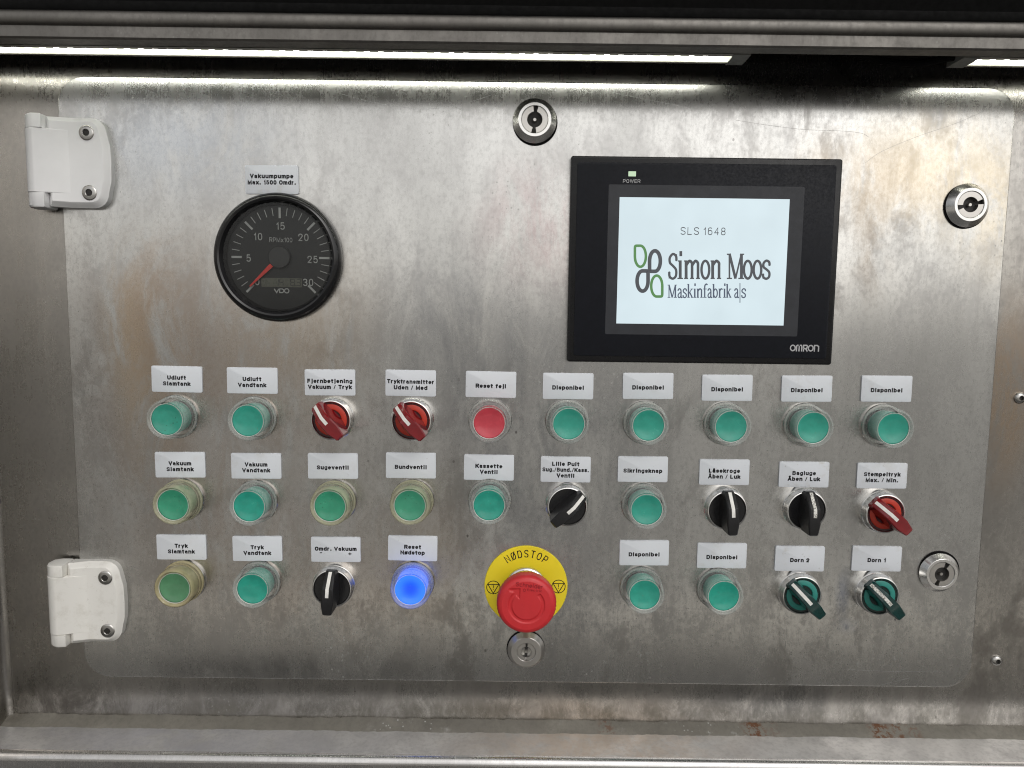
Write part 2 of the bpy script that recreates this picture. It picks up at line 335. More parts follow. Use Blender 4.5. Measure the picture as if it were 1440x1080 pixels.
GL = {
 'A': (.86, [[(0, 0), (.5, 1), (1, 0)], [(.2, .32), (.8, .32)]]), 'B': (.74, [[(0, 0), (0, 1), (.6, 1)] + EA(.3, .92, .53, 1, 90, -90, 8) + [(0, .53)], [(0, .53), (.6, .53)] + EA(.3, 1, 0, .53, 90, -90, 8) + [(0, 0)]]),
 'C': (.76, [EA(0, 1, 0, 1, 45, 315, 18)]), 'D': (.76, [[(0, 0), (0, 1), (.45, 1)] + EA(.1, 1, 0, 1, 80, -80, 12) + [(.45, 0), 'c']]), 'E': (.66, [[(1, 1), (0, 1), (0, 0), (1, 0)], [(0, .53), (.9, .53)]]),
 'F': (.64, [[(1, 1), (0, 1), (0, 0)], [(0, .5), (.85, .5)]]), 'K': (.76, [[(0, 0), (0, 1)], [(1, 1), (0, .34)], [(.32, .56), (1, 0)]]), 'L': (.62, [[(0, 1), (0, 0), (1, 0)]]),
 'M': (.92, [[(0, 0), (0, 1), (.5, .06), (1, 1), (1, 0)]]), 'N': (.76, [[(0, 0), (0, 1), (1, 0), (1, 1)]]), 'O': (.80, [EA(0, 1, 0, 1, 0, 360, 26)[:-1] + ['c']]),
 'P': (.70, [[(0, 0), (0, 1), (.6, 1)] + EA(.3, 1, .44, 1, 90, -90, 10) + [(0, .44)]]), 'R': (.74, [[(0, 0), (0, 1), (.6, 1)] + EA(.3, 1, .46, 1, 90, -90, 10) + [(0, .46)], [(.5, .46), (1, 0)]]),
 'S': (.70, [SB]), 'T': (.70, [[(0, 1), (1, 1)], [(.5, 1), (.5, 0)]]), 'U': (.74, [[(0, 1), (0, .45)] + EA(0, 1, 0, .8, 190, 350, 10) + [(1, .45), (1, 1)]]), 'V': (.80, [[(0, 1), (.5, 0), (1, 1)]]),
 'W': (1.1, [[(0, 1), (.25, 0), (.5, 1), (.75, 0), (1, 1)]]),
 'a': (.60, [[(.06, .56)] + EA(0, .92, .2, X, 150, 20, 8) + [(.92, .4), (.92, 0)], [(.92, .42), (.5, .40)] + EA(0, .9, 0, .42, 120, 330, 8)]),
 'b': (.62, [[(0, 0), (0, 1)], bowl()]), 'c': (.58, [EA(0, 1, 0, X, 48, 312, 16)]), 'd': (.62, [[(1, 0), (1, 1)], bowl()]),
 'e': (.62, [[(.04, .36), (1, .36)] + EA(0, 1, 0, X, 4, 318, 18)]), 'f': (.40, [[(1, 1), (.75, 1), (.45, .9), (.42, .7), (.42, 0)], [(0, X * .98), (.95, X * .98)]]),
 'g': (.62, [bowl(), [(1, X), (1, -.02)] + EA(0, 1, -.28, .2, 0, -150, 8)]), 'h': (.60, [[(0, 0), (0, 1)], arch(0, 1)]), 'i': (.12, [[(.5, 0), (.5, X)], [(.5, .93), (.5, 1.03)]]),
 'j': (.22, [[(.8, X), (.8, -.08), (.5, -.24), (0, -.24)], [(.8, .93), (.8, 1.03)]]), 'k': (.58, [[(0, 0), (0, 1)], [(.95, X), (0, .24)], [(.36, .42), (1, 0)]]), 'l': (.12, [[(.5, 0), (.5, 1)]]),
 'm': (.94, [[(0, 0), (0, X)], arch(0, .5), arch(.5, 1)]), 'n': (.60, [[(0, 0), (0, X)], arch(0, 1)]), 'o': (.64, [bowl()]), 'p': (.62, [[(0, -.28), (0, X)], bowl()]),
 'r': (.38, [[(0, 0), (0, X)], [(0, .42), (.2, .6), (.55, X), (1, X)]]), 's': (.56, [scale_y(SB, X)]), 't': (.38, [[(.42, .95), (.42, .14), (.6, 0), (1, 0)], [(0, X), (.95, X)]]),
 'u': (.60, [[(0, X), (0, .3)] + EA(0, 1, 0, X * .8, 190, 350, 8), [(1, X), (1, 0)]]), 'v': (.60, [[(0, X), (.5, 0), (1, X)]]), 'x': (.60, [[(0, X), (1, 0)], [(0, 0), (1, X)]]), 'y': (.60, [[(0, X), (.5, .02)], [(1, X), (.5, .02), (.34, -.24), (.05, -.26)]]),
 '0': (.62, [EA(0, 1, 0, 1, 0, 360, 24)[:-1] + ['c']]), '1': (.34, [[(.1, .74), (.55, .82), (.9, 1), (.9, 0)]]), '2': (.62, [[(.02, .72)] + EA(0, 1, .48, 1, 165, -20, 10) + [(.6, .36), (.05, .02), (.05, 0), (1, 0)]]),
 '3': (.62, [EA(0, .95, .5, 1, 150, -80, 10) + [(.4, .53)], [(.4, .53)] + EA(0, 1, 0, .54, 85, -150, 10)]), '4': (.66, [[(.74, 0), (.74, 1), (0, .28), (1, .28)]]), '5': (.62, [[(.92, 1), (.14, 1), (.06, .5)] + EA(0, 1, 0, .64, 130, -150, 12)]),
 '6': (.62, [EA(0, 1, 0, .62, 0, 360, 18)[:-1] + ['c'], [(.03, .3), (.06, .62)] + EA(0, 1, .4, 1, 160, 40, 6)]), '8': (.62, [EA(.06, .94, .52, 1, 0, 360, 16)[:-1] + ['c'], EA(0, 1, 0, .52, 0, 360, 16)[:-1] + ['c']]),
 '.': (.14, [[(.5, 0), (.5, .06)]]), '/': (.36, [[(0, 0), (1, 1)]]), '-': (.34, [[(0, .36), (1, .36)]]), '+': (.56, [[(0, .36), (1, .36)], [(.5, .1), (.5, .62)]]), ' ': (.26, []),
}
GL['Ø'] = (.80, GL['O'][1] + [[(-.04, -.04), (1.04, 1.04)]]); GL['ø'] = (.64, GL['o'][1] + [[(-.05, -.05), (1.05, X + .05)]])
GL['Å'] = (.86, GL['A'][1] + [EA(.33, .67, 1.12, 1.36, 0, 360, 12)[:-1] + ['c']]); GL['å'] = (.60, GL['a'][1] + [EA(.25, .72, .86, 1.10, 0, 360, 12)[:-1] + ['c']])
def text(string, cap, bold=.09, xs=1.0, width=None, space=.20):
    """stroke lettering as flat ribbons (mm): cap height cap, half stroke bold * cap, baseline at 0, centred"""
    mb = MB(); x = 0.0; hw = bold; k = 0
    for ch in string:
        w, strokes = GL[ch]; w *= xs
        for stq in strokes:
            closed = stq[-1] == 'c'; pts = stq[:-1] if closed else stq
            q = [(x + hw + px * w, hw + py * (1 - 2 * hw)) for px, py in pts]
            if not closed:      # square the stroke ends
                for i, j in ((0, 1), (-1, -2)):
                    d = Vector(q[i]) - Vector(q[j]); d = d.normalized() * hw * (.9 if abs(d.y) > abs(d.x) or len(q) == 2 else .2) if d.length else d; q[i] = (q[i][0] + d.x, q[i][1] + d.y)
            thin = hw * (1 if hw < .08 else .62 if ch == '/' else .82 if ch in 'SsaegB358' else 1)
            mb.ribbon(q, thin, k * .0006, closed); k = (k + 1) % 40
        x += w + 2 * hw + (space if ch != ' ' else 0)
    f = (width / (x - space) if width else min(cap, 32.6 / (x - space)))
    return [((vx - (x - space) / 2) * f, vy * cap, vw) for vx, vy, vw in mb.v], mb.f
def put(mb, tx, u, v, w, rot=0.0, dw=0.0):
    c, s_ = math.cos(rot), math.sin(rot)
    mb.add([(u + x * c - y * s_, v + x * s_ + y * c, w + z) for x, y, z in tx[0]], tx[1], False)
def catmull(pts, n=6, closed=False):
    out = []; m = len(pts)
    for i in range(m if closed else m - 1):
        P = [Vector(pts[(i + k) % m] if closed else pts[min(m - 1, max(0, i + k))]) for k in (-1, 0, 1, 2)]
        for j in range(n):
            t = j / n
            out.append(tuple(.5 * (2 * P[1] + (P[2] - P[0]) * t + (2 * P[0] - 5 * P[1] + 4 * P[2] - P[3]) * t * t + (3 * P[1] - P[0] - 3 * P[2] + P[3]) * t ** 3)))
    if not closed: out.append(tuple(pts[-1]))
    return out

# ------------------------------------------------------------------ ground in front of the cabinet (its daylight reaches the steel)
def ground_mat(name, col, sc):
    s = NT(name); n = s.noise(sc, 8, .7); c = s.mix(s.mapr(n, .35, .65), tuple(x * .75 for x in col), tuple(x * 1.2 for x in col))
    p = s.principled(Base_Color=c, Roughness=.9); return s.done(p)
def slab(name, x0, x1, y0, y1, z0, z1, m):
    me = bpy.data.meshes.new(name)
    me.from_pydata([(x, y, z) for z in (z0, z1) for x, y in ((x0, y0), (x1, y0), (x1, y1), (x0, y1))], [], [(3, 2, 1, 0), (4, 5, 6, 7), (0, 1, 5, 4), (1, 2, 6, 5), (2, 3, 7, 6), (3, 0, 4, 7)])
    me.materials.append(m); o = bpy.data.objects.new(name, me); C.objects.link(o); return struct(o)
slab('ground', -400, 400, -800, 60, -.3, 0, ground_mat('gravel', (.40, .39, .365), 9))
slab('pale_reflection_strip', -30, 30, -2.92, -2.50, -.02, .10, ground_mat('pale_strip_added', (.80, .75, .66), 14))  # added pale strip, unseen; its reflection makes the bright band in the steel
slab('near_ground_shade', -40, 40, -2.50, 20, -.02, .03, ground_mat('ground_shade_colour', (.12, .117, .112), 20))  # dark colour stands in for the vehicle's shade on the near ground

# ------------------------------------------------------------------ cabinet
cab = thing('cabinet', 'weathered stainless steel cabinet recess around the control panel', 'cabinet')
xl, _ = U(7, 900, -3); 
vb = U(720, 1014, -2.5)[1]; vs_, ws_ = U(720, 1031, 6)[1], 6
xr = 600.0; xL = xl
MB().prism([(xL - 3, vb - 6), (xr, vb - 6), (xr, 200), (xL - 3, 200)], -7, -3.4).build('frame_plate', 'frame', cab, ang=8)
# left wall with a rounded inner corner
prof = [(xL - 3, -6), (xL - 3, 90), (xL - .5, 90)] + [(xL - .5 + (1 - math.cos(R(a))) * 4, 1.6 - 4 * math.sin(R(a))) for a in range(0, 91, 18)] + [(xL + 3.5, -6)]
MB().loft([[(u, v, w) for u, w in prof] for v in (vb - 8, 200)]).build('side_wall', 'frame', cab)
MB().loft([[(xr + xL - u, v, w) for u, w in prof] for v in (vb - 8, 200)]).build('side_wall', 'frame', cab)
# ledge, seam and rolled lip
lo, hi = 6.0, 60.0
for _ in range(40):
    m_ = (lo + hi) / 2
    if U(720, 1064, m_)[1] < vs_: lo = m_        # the point seen at that pixel is still below the ledge: go further out
    else: hi = m_
wf = (lo + hi) / 2
NU = 60
def seam_v(i): return .5 * math.sin(i * 1.7) * random.random()
seam = []
NU = 150
for i in range(NU * 2 + 1):
    u = xL - 3 + (xr - xL + 3) * i / (NU * 2); j = random.uniform(-.5, .5) + .6 * math.sin(i * .21) * math.sin(i * .057); k = random.uniform(-.35, .35) + .3 * math.sin(i * .33)
    seam.append([(u, vs_ - 3, -3.6), (u, vb + .8 + j, -3.6), (u, vb + .2 + j, -2.2), (u, (vb + vs_) / 2 + .6 + k, .8), (u, vs_ + .5 + k * .4, 5.2 + k), (u, vs_ - .4, 6.6 + k), (u, vs_ - 3, 6.6)])
MB().loft(seam).build('sealed_seam', 'bead', cab)
MB().loft([[(u, v, w) for w, v in ((-4, vs_ - 3), (wf - 1, vs_ - 3), (wf - 1, vs_), (-4, vs_))] for u in (xL - 30, xr)]).build('ledge', 'ledge', cab)
lp = [(wf - 1.2, vs_ - 3)] + [(wf - 1.2, vs_ + .03)] + [(wf - 1 + 5 * math.sin(R(a)), vs_ + .03 - 5 * (1 - math.cos(R(a)))) for a in range(0, 91, 9)] + [(wf + 4, vs_ - 45), (wf + 1, vs_ - 45), (wf + 1, vs_ - 6)]
MB().loft([[(u, v, w) for w, v in lp] for u in (xL - 30, xr)], ang if False else True).build('front_lip', 'lip', cab)
# top rail, roof plate, seal and raised lid
r0 = U(720, 62, 63)[1]; r1 = U(720, 43, 63)[1]; r2 = U(720, 22, 64)[1]
pr = [(52, r0 + 1), (53, r0), (62, r0), (63, r0 + 1), (63, r1 - .5), (63.6, r1)] + [(63.6 + 2.2 * math.sin(R(a)), (r1 + r2) / 2 - (r2 - r1) / 2 * math.cos(R(a))) for a in range(15, 166, 15)] + [(63, r2), (52, r2)]
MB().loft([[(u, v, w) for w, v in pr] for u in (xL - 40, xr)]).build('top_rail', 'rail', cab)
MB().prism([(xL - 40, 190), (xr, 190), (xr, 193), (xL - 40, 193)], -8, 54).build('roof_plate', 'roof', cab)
MB().loft([[(u, v, w) for w, v in [(56 + 5 * math.cos(R(a)), r2 + 5.5 + 6 * math.sin(R(a))) for a in range(0, 360, 30)]] for u in (xL - 40, xr)]).build('rubber_seal', 'rubber', cab)
lid = thing('raised_hatch', 'black underside of the raised hatch above the top rail', 'hatch', (0, r2 + 9), w=62)
c50, s50 = math.cos(R(58)), math.sin(R(58))
MB().loft([[(u, a * s50 + b * c50, a * c50 - b * s50) for a, b in ((-6, 0), (330, 0), (330, 6), (-6, 6))] for u in (xL - 60, xr + 20)]).build('hatch_panel', 'rubber', lid)
# screws in the frame
def frame_screw(px, py, label):
    t = thing('button_head_screw', label, 'screw', U(px, py, -1), 'screws holding the frame plate', w=-3.45)
    MB().lathe([(4.2, 0), (4.2, .5), (3.7, 1.5), (2.6, 2.2), (1.7, 2.35), (1.6, 2.0), (1.5, .6), (0.01, .6)], 28).build('screw_head', 'dullchrome', t)
    MB().lathe([(1.55, .9), (.01, .9)], 6).build('hex_socket', 'darkhole', t)
frame_screw(1437, 560, 'steel button head screw in the frame beside the Disponibel plates')
frame_screw(1404, 931, 'steel button head screw in the frame beside the panel lower corner')

# ------------------------------------------------------------------ panel door
u0 = (U(79, 150)[0] + U(120, 930)[0]) / 2; u1 = (U(1428, 165)[0] + U(1366, 930)[0]) / 2
v1 = (U(250, 108.5)[1] + U(1250, 120.5)[1]) / 2; v0 = (U(250, 953)[1] + U(1250, 966)[1]) / 2
print('panel', u0, u1, v0, v1, 'ledge', wf)
panel = thing('control_panel', 'stained brushed steel control panel door with rounded corners', 'control panel')
MB().prism(rr(u0, u1, v0, v1, 19, 10), -3.45, 0, .7).build('door_plate', 'panel', panel, ang=8)
def scratch(pts, hw, m='scratch'):
    MB().ribbon(catmull([U(*p) for p in pts], 8), hw, .05).build('scratch', m, panel)
scratch([(1035, 169), (1080, 176), (1130, 182), (1180, 184), (1210, 187), (1222, 193)], .085)
scratch([(1217, 229), (1240, 213), (1290, 192), (1340, 175), (1380, 158), (1405, 146)], .085)
scratch([(480, 132), (530, 145), (590, 153), (640, 149), (690, 134)], .07, 'scratchw')
scratch([(860, 130), (900, 138), (950, 148), (985, 156)], .07, 'scratchw')
scratch([(1190, 941), (1250, 944), (1340, 945)], .07, 'scratchw'); scratch([(1240, 963), (1280, 953)], .06, 'scratchw')

# ------------------------------------------------------------------ name plates
def ntext(lines, cap=3.0, pitch=4.1, bold=.14, xs=.76):
    return [(text(l, cap, bold, xs, space=.10), -i * pitch) for i, l in enumerate(lines)]
PM = [plate_mat('white_plate', .0), plate_mat('white_plate_worn', .12), plate_mat('white_plate_stained', .5)]
def plate(px, py, lines, label, w=35, h=18.2, dirt=0, rot=0.0, cap=3.0, pitch=4.15, dv=-1.0, extra=None):
    t = thing('name_plate', label, 'name plate', U(px, py), 'white name plates on the panel'); t.rotation_euler[1] = -rot + random.uniform(-.011, .011)
    MB().prism(rr(-w / 2, w / 2, -h / 2, h / 2, 1.1, 4), -.05, 1.2, .25).build('plate', PM[dirt], t)
    mb = MB(); n = len(lines)
    for tx, dy in ntext(lines, cap, pitch): put(mb, tx, 0, dy + (n - 1) * pitch / 2 - cap / 2 + dv, 1.25)
    if extra:
        for s_, u, v in extra: put(mb, text(s_, 3.3, .10, .9), u, v, 1.25)
    mb.build('lettering', 'ink', t)
D = 'Disponibel'
P = lambda a: 'white name plate reading ' + a
plate(383, 253, ['Vakuumpumpe', 'Max. 1500 Omdr.'], P('Vakuumpumpe Max 1500 Omdr above the gauge'), 36, 19, cap=3.0, dv=.2)
plate(249.6, 533, ['Udluft', 'Slamtank'], P('Udluft Slamtank')); plate(355.4, 535, ['Udluft', 'Vandtank'], P('Udluft Vandtank'))
plate(464.5, 537.7, ['Fjernbetjening', 'Vakuum / Tryk'], P('Fjernbetjening Vakuum / Tryk')); plate(577.8, 538.6, ['Tryktransmitter', 'Uden / Med'], P('Tryktransmitter Uden / Med'))
plate(690.4, 540.5, ['Reset fejl'], P('Reset fejl'))
plate(798.8, 542.8, [D], P('Disponibel, first right of the Reset fejl plate')); plate(911, 542.6, [D], P('Disponibel, second right of the Reset fejl plate'))
plate(1022, 545.2, [D], P('Disponibel, above the Låsekroge plate')); plate(1133.7, 546.4, [D], P('Disponibel, above the Bagluge plate'))
plate(1245.7, 546.5, [D], P('Disponibel, above the Stempeltryk plate'))
plate(254.2, 653.2, ['Vakuum', 'Slamtank'], P('Vakuum Slamtank')); plate(361, 654.8, ['Vakuum', 'Vandtank'], P('Vakuum Vandtank'))
plate(468.6, 654.9, ['Sugeventil'], P('Sugeventil'), dirt=1); plate(578, 654.2, ['Bundventil'], P('Bundventil')); plate(687.6, 657, ['Kassette', 'Ventil'], P('Kassette Ventil'))
plate(795.3, 659.7, ['Lille Pult', 'Sug./Bund./Kass.', 'Ventil'], P('Lille Pult Sug./Bund./Kass. Ventil'), dv=-.2)
plate(903.6, 659.5, ['Sikringsknap'], P('Sikringsknap')); plate(1018, 663.6, ['Låsekroge', 'Åben / Luk'], P('Låsekroge Åben / Luk'))
plate(1129.8, 666.9, ['Bagluge', 'Åben / Luk'], 'dirty white name plate reading Bagluge Åben / Luk', dirt=2); plate(1239.3, 668.6, ['Stempeltryk', 'Max. / Min.'], P('Stempeltryk Max. / Min.'), dirt=1)
plate(256, 768.8, ['Tryk', 'Slamtank'], P('Tryk Slamtank')); plate(362.6, 770.9, ['Tryk', 'Vandtank'], P('Tryk Vandtank'))
plate(472.7, 772.1, ['Omdr. Vakuum'], P('Omdr. Vakuum with minus and plus'), dv=.6, extra=[('-', -10.5, -3.6), ('+', 10, -4.3)])
plate(580.6, 770.4, ['Reset', 'Nødstop'], P('Reset Nødstop')); plate(905.5, 776.9, [D], P('Disponibel, below the Sikringsknap plate')); plate(1014.6, 780.8, [D], P('Disponibel, below the Låsekroge plate'), dirt=1)
plate(1123.8, 785, ['Dorn 2'], 'stained white name plate reading Dorn 2', dirt=2); plate(1231.8, 785, ['Dorn 1'], P('Dorn 1'), dirt=1)

# ------------------------------------------------------------------ push buttons with clear boots
bez = MB().lathe([(15.3, -.2), (15.3, 1.6), (14.9, 2.1), (13.4, 2.2)], 48).mesh('bezel'); bez.materials.append(M['dullchrome'])
BP = [(15.0, 1.8), (15.0, 3.4), (14.4, 4.0), (14.1, 4.3), (14.3, 5.0), (14.3, 7.0), (13.9, 7.5), (14.1, 8.1), (14.05, 10.4), (13.95, 14.6), (13.6, 16.0), (12.9, 16.8), (12.2, 16.95), (11.5, 16.4), (11.05, 15.4), (10.8, 15.25)]
boot_me = {}
for k in ('boot', 'boot_y', 'boot_yy', 'boot_b'):
    me = MB().lathe(BP, 56).mesh('boot'); me.materials.append(M[k]); boot_me[k] = me
RP = [(10.85, 15.1), (11.0, 15.5), (10.8, 15.75), (10.5, 15.6), (10.45, 15.2)]
rim_me = MB().lathe(RP, 56).mesh('boot_rim'); rim_me.materials.append(boot('silicone_rim', (.86, .88, .84), .55))
cap_me = {}
for k in ('green', 'green_d', 'green_y', 'green_o', 'redcap', 'bluecap'):
    me = MB().lathe([(10.9, 2), (10.9, 14.0), (10.6, 14.8), (10.0, 15.1), (9.2, 14.95), (7.5, 14.3), (5.0, 13.85), (2.5, 13.65), (.02, 13.6)], 48).mesh('cap'); me.materials.append(M[k]); cap_me[k] = me
def child(name, me, parent):
    o = bpy.data.objects.new(name, me); C.objects.link(o); o.parent = parent; return o
def button(px, py, cap, label, bt='boot'):
    t = thing('push_button', label, 'push button', U(px, py, 15), 'round push buttons on the panel')
    t.rotation_euler[1] = random.uniform(0, 6.28)
    child('bezel', bez, t); child('cap', cap_me[cap], t); b = child('boot', boot_me[bt], t); child('boot_rim', rim_me, b)
B = lambda a, c='green': f'{c} push button in a clear boot under the {a} plate'
button(234.7, 589.9, 'green_d', 'green push button with black dirt specks under the Udluft Slamtank plate'); button(348.5, 591.7, 'green', B('Udluft Vandtank'))
button(688, 594.9, 'redcap', 'red push button under the Reset fejl plate'); button(799.7, 596.3, 'green', B('first Disponibel', 'green') + ' right of Reset fejl')
button(911.8, 598.2, 'green', B('second Disponibel') + ' right of Reset fejl'); button(1028, 599.8, 'green', 'green push button above the Låsekroge plate')
button(1143.3, 601.5, 'green', 'green push button above the Bagluge plate'); button(1256, 602.9, 'green', 'green push button above the Stempeltryk plate')
button(243.3, 709.9, 'green_y', 'green push button in a slightly yellowed boot under the Vakuum Slamtank plate', 'boot_y'); button(350.4, 712, 'green', B('Vakuum Vandtank'))
button(464, 711.7, 'green_y', 'green push button in a slightly yellowed boot under the Sugeventil plate', 'boot_y'); button(576.3, 710.8, 'green_y', 'green push button in a yellowed boot under the Bundventil plate', 'boot_y')
button(687.6, 710.5, 'green', B('Kassette Ventil')); button(909.3, 716.6, 'green', B('Sikringsknap'))
button(245.6, 826.8, 'green_o', 'olive green push button in a dirty yellow boot under the Tryk Slamtank plate', 'boot_yy'); button(355, 828.2, 'green', B('Tryk Vandtank'))
button(576.8, 829.4, 'bluecap', 'glowing blue push button under the Reset Nødstop plate', 'boot_b')
button(906.4, 836.4, 'green', 'green push button under the Disponibel plate below Sikringsknap'); button(1017.6, 838.1, 'green', 'green push button under the Disponibel plate below Låsekroge')

# ------------------------------------------------------------------ selector switches
def worn_white():
    s = NT('worn_white_marking'); n = s.noise(900, 5, .7); c = s.mix(s.mapr(n, .50, .60), (.72, .71, .66), (.10, .09, .07)); return s.done(s.principled(Base_Color=c, Roughness=.5))
M['worn'] = worn_white()
sbez = MB().lathe([(14.9, -.2), (14.9, 4.6), (14.5, 5.0), (14.5, 5.6), (14.2, 6.0), (13.9, 9.6), (13.5, 10.3), (12.9, 10.5), (12.5, 10.1), (12.4, 8.6)], 56).mesh('bezel'); sbez.materials.append(M['chrome'])
def handle_loops(wid, L0=-14.2, L1=14.2):
    # cross sections along the lever (s from tail to pointer): half widths at foot and top, foot height, top height
    secs = [(L0, 2.6, 2.2, 11.0, 22.5), (L0 + .8, 3.4, 2.9, 10.4, 23.4), (-6, wid, wid * .74, 9.0, 24.0), (0, wid, wid * .70, 9.0, 24.0), (4.5, wid, wid * .66, 9.0, 23.4), (L1 - 1.2, wid * .80, wid * .58, 10.6, 16.2), (L1, wid * .62, wid * .46, 10.8, 14.6)]
    out = []
    for s_, a, b, w0, w1 in secs:
        e = min(.7, (w1 - w0) * .2)
        out.append([(-a, s_, w0), (a, s_, w0), (b + .25, s_, w1 - e), (b - .5, s_, w1), (-b + .5, s_, w1), (-b - .25, s_, w1 - e)])
    return out
def selector(px, py, ang, kind, label, worn=False, wid=5.3):
    wid = 5.9 if kind == 'red' else wid
    t = thing('selector_switch', label, 'selector switch', U(px, py, 9.5), 'rotary selector switches on the panel')
    child('bezel', sbez, t)
    base, ring_, hnd = {'black': ('blackgloss', None, 'black'), 'red': ('red_dark', 'red_ring', 'red_tr'), 'green': ('grn_dark', 'grn_ring', 'grn_tr')}[kind]
    MB().lathe([(12.6, 4), (12.6, 9.2), (12.2, 9.6), (8, 9.3), (.02, 9.2)], 48).build('dial_base', base, t)
    if ring_: MB().lathe([(10.9, 9.2), (10.8, 10.0), (10.4, 10.2), (7.6, 10.2), (7.2, 9.9), (7.1, 9.1)], 48).build('light_ring', ring_, t)
    h = MB().loft(handle_loops(wid)).build('handle', hnd, t, ang=28); h.rotation_euler[1] = R(ang)
    mk = MB(); hw = 1.15
    mk.loft([[(-hw, s_, w - .25), (hw, s_, w - .25), (hw, s_, w + .12), (-hw, s_, w + .12)] for s_, w in ((-1.2, 24.05), (0, 24.05), (4.5, 23.45), (13.0, 16.25), (13.9, 15.1))])
    mk.build('pointer_stripe', 'worn' if worn else 'white', h)
selector(465.6, 590.5, -43, 'red', 'red selector switch turned left under the Fjernbetjening plate'); selector(578.4, 591.3, -43, 'red', 'red selector switch turned left under the Tryktransmitter plate')
selector(798, 712.4, 49, 'black', 'black selector switch turned right under the Lille Pult plate'); selector(467, 827.2, 2, 'black', 'black selector switch pointing up under the Omdr. Vakuum plate')
selector(1022.6, 717.2, -2, 'black', 'black selector switch pointing up under the Låsekroge plate'); selector(1134.2, 717.7, 0, 'black', 'black selector switch with worn stripe under the Bagluge plate', True)
selector(1245, 722.3, -47, 'red', 'red selector switch turned left under the Stempeltryk plate')
selector(1127.7, 837, -43, 'green', 'dark green selector switch under the Dorn 2 plate'); selector(1236.7, 837.7, -43, 'green', 'dark green selector switch with worn stripe under the Dorn 1 plate', True)

# ------------------------------------------------------------------ emergency stop
eu, ev = U(739.6, 824.5, 1)
es = thing('emergency_stop', 'red mushroom emergency stop on a round yellow plate reading NØDSTOP', 'emergency stop', (eu, ev))
yp = MB().lathe([(29.6, -.1), (29.6, .9), (29.2, 1.3), (.02, 1.3)], 72).build('yellow_plate', 'yellow', es)
tm = MB()
for i, ch in enumerate('NØDSTOP'):
    a = R(-34 + i * 11.3); put(tm, text(ch, 5.6, .06, .60), 21.2 * math.sin(a), 21.2 * math.cos(a), 1.35, -a)
tm.build('lettering', 'ink', yp)
for sx, sy in ((-23.2, -1.0), (23.2, .3)):
    sm = MB(); sm.ring(sx, sy, 5.0, 5.0, .55, .55, 1.35)
    tri = [(sx + 4.4 * math.cos(R(a)), sy + 4.4 * math.sin(R(a))) for a in (30, 150, 270)]
    sm.ribbon(tri, .28, 1.37, True); sm.rect(sx - .25, sx + .25, sy - .6, sy + 1.7, 1.37); sm.rect(sx - .28, sx + .28, sy - 1.6, sy - 1.1, 1.37)
    sm.build('warning_symbol', 'ink', yp)
MB().lathe([(14.6, 1.2), (14.6, 4.2), (14.1, 4.8), (13.4, 5.2), (13.2, 8.6), (12.6, 9.6), (11.5, 9.8), (11.3, 8.0)], 56).build('collar', 'chrome', es)
MB().lathe([(11.3, 6), (11.3, 17)], 40).build('stem', 'mush', es)
MW = 33.0
du, dv_ = U(740.4, 849.5, MW - 3); du -= eu; dv_ -= ev
seg = 96; prof = [(11, 16), (14, 17.5), (18.6, 20.4), (19.7, 22), (20.05, 24.5), (20.0, 29.2), (19.5, 31.0), (18.4, 32.2), (16.6, 32.8), (12, 33.0), (6, 32.9), (.02, 32.85)]
L = []
for r, w in prof:
    kn = .16 if 21 < w < 30 and r > 19 else 0
    L.append([(r * math.cos(2 * math.pi * i / seg) * (1 + (kn / 20 if i % 2 else -kn / 20)), (r * math.sin(2 * math.pi * i / seg)) * (1 + (kn / 20 if i % 2 else -kn / 20)), w) for i in range(seg)])
def in_poly(x, y, P):
    c = False
    for (x0, y0), (x1, y1) in zip(P, P[1:] + P[:1]):
        if (y0 > y) != (y1 > y) and x < (x1 - x0) * (y - y0) / (y1 - y0) + x0: c = not c
    return c
HEAD = [(-12.0, 11.3), (-4.4, 11.6), (-4.9, 4.6), (-6.6, 6.4), (-8.3, 8.3), (-9.6, 9.5), (-11.2, 9.5)]
def groove(x, y):
    """engraved turn arrow: 1 on its floor"""
    r = math.hypot(x, y); a = math.degrees(math.atan2(y, x)) % 360
    return in_poly(x, y, HEAD) or (9.9 < r < 12.1 and (a > 132 or a < 43))
face = [[(11 * 0 + 16.6 * math.cos(2 * math.pi * i / 192), 16.6 * math.sin(2 * math.pi * i / 192), 32.8) for i in range(192)]]
r_ = 16.2
while r_ > .3:
    ring_ = []
    for i in range(192):
        x, y = r_ * math.cos(2 * math.pi * i / 192), r_ * math.sin(2 * math.pi * i / 192)
        g = sum(groove(x + dx, y + dy) for dx in (-.22, 0, .22) for dy in (-.22, 0, .22)) / 9
        ring_.append((x, y, 33.0 - .2 * ((r_ - 12) / 4.2 if r_ > 12 else 0) - .10 * (1 - r_ / 16.2) - .75 * g))
    face.append(ring_); r_ -= .32
side = MB().loft(L[:9], False, False); side.loft(face, False, True)
mh = side.build('mushroom_head', 'mush', es, (du, dv_), ang=80)
lm = MB(); put(lm, text('Schneider', 3.0, .075, 1.0, 18), 1.6, 12.6, 33.12, R(-6)); put(lm, text('Electric', 1.7, .075, 1.0, 10), 5.2, 10.0, 33.12, R(-4))
lm.ring(-1.6, 10.8, .9, 1.1, .35, .35, 33.12, 16); lm.build('lettering', 'mushmark', mh)

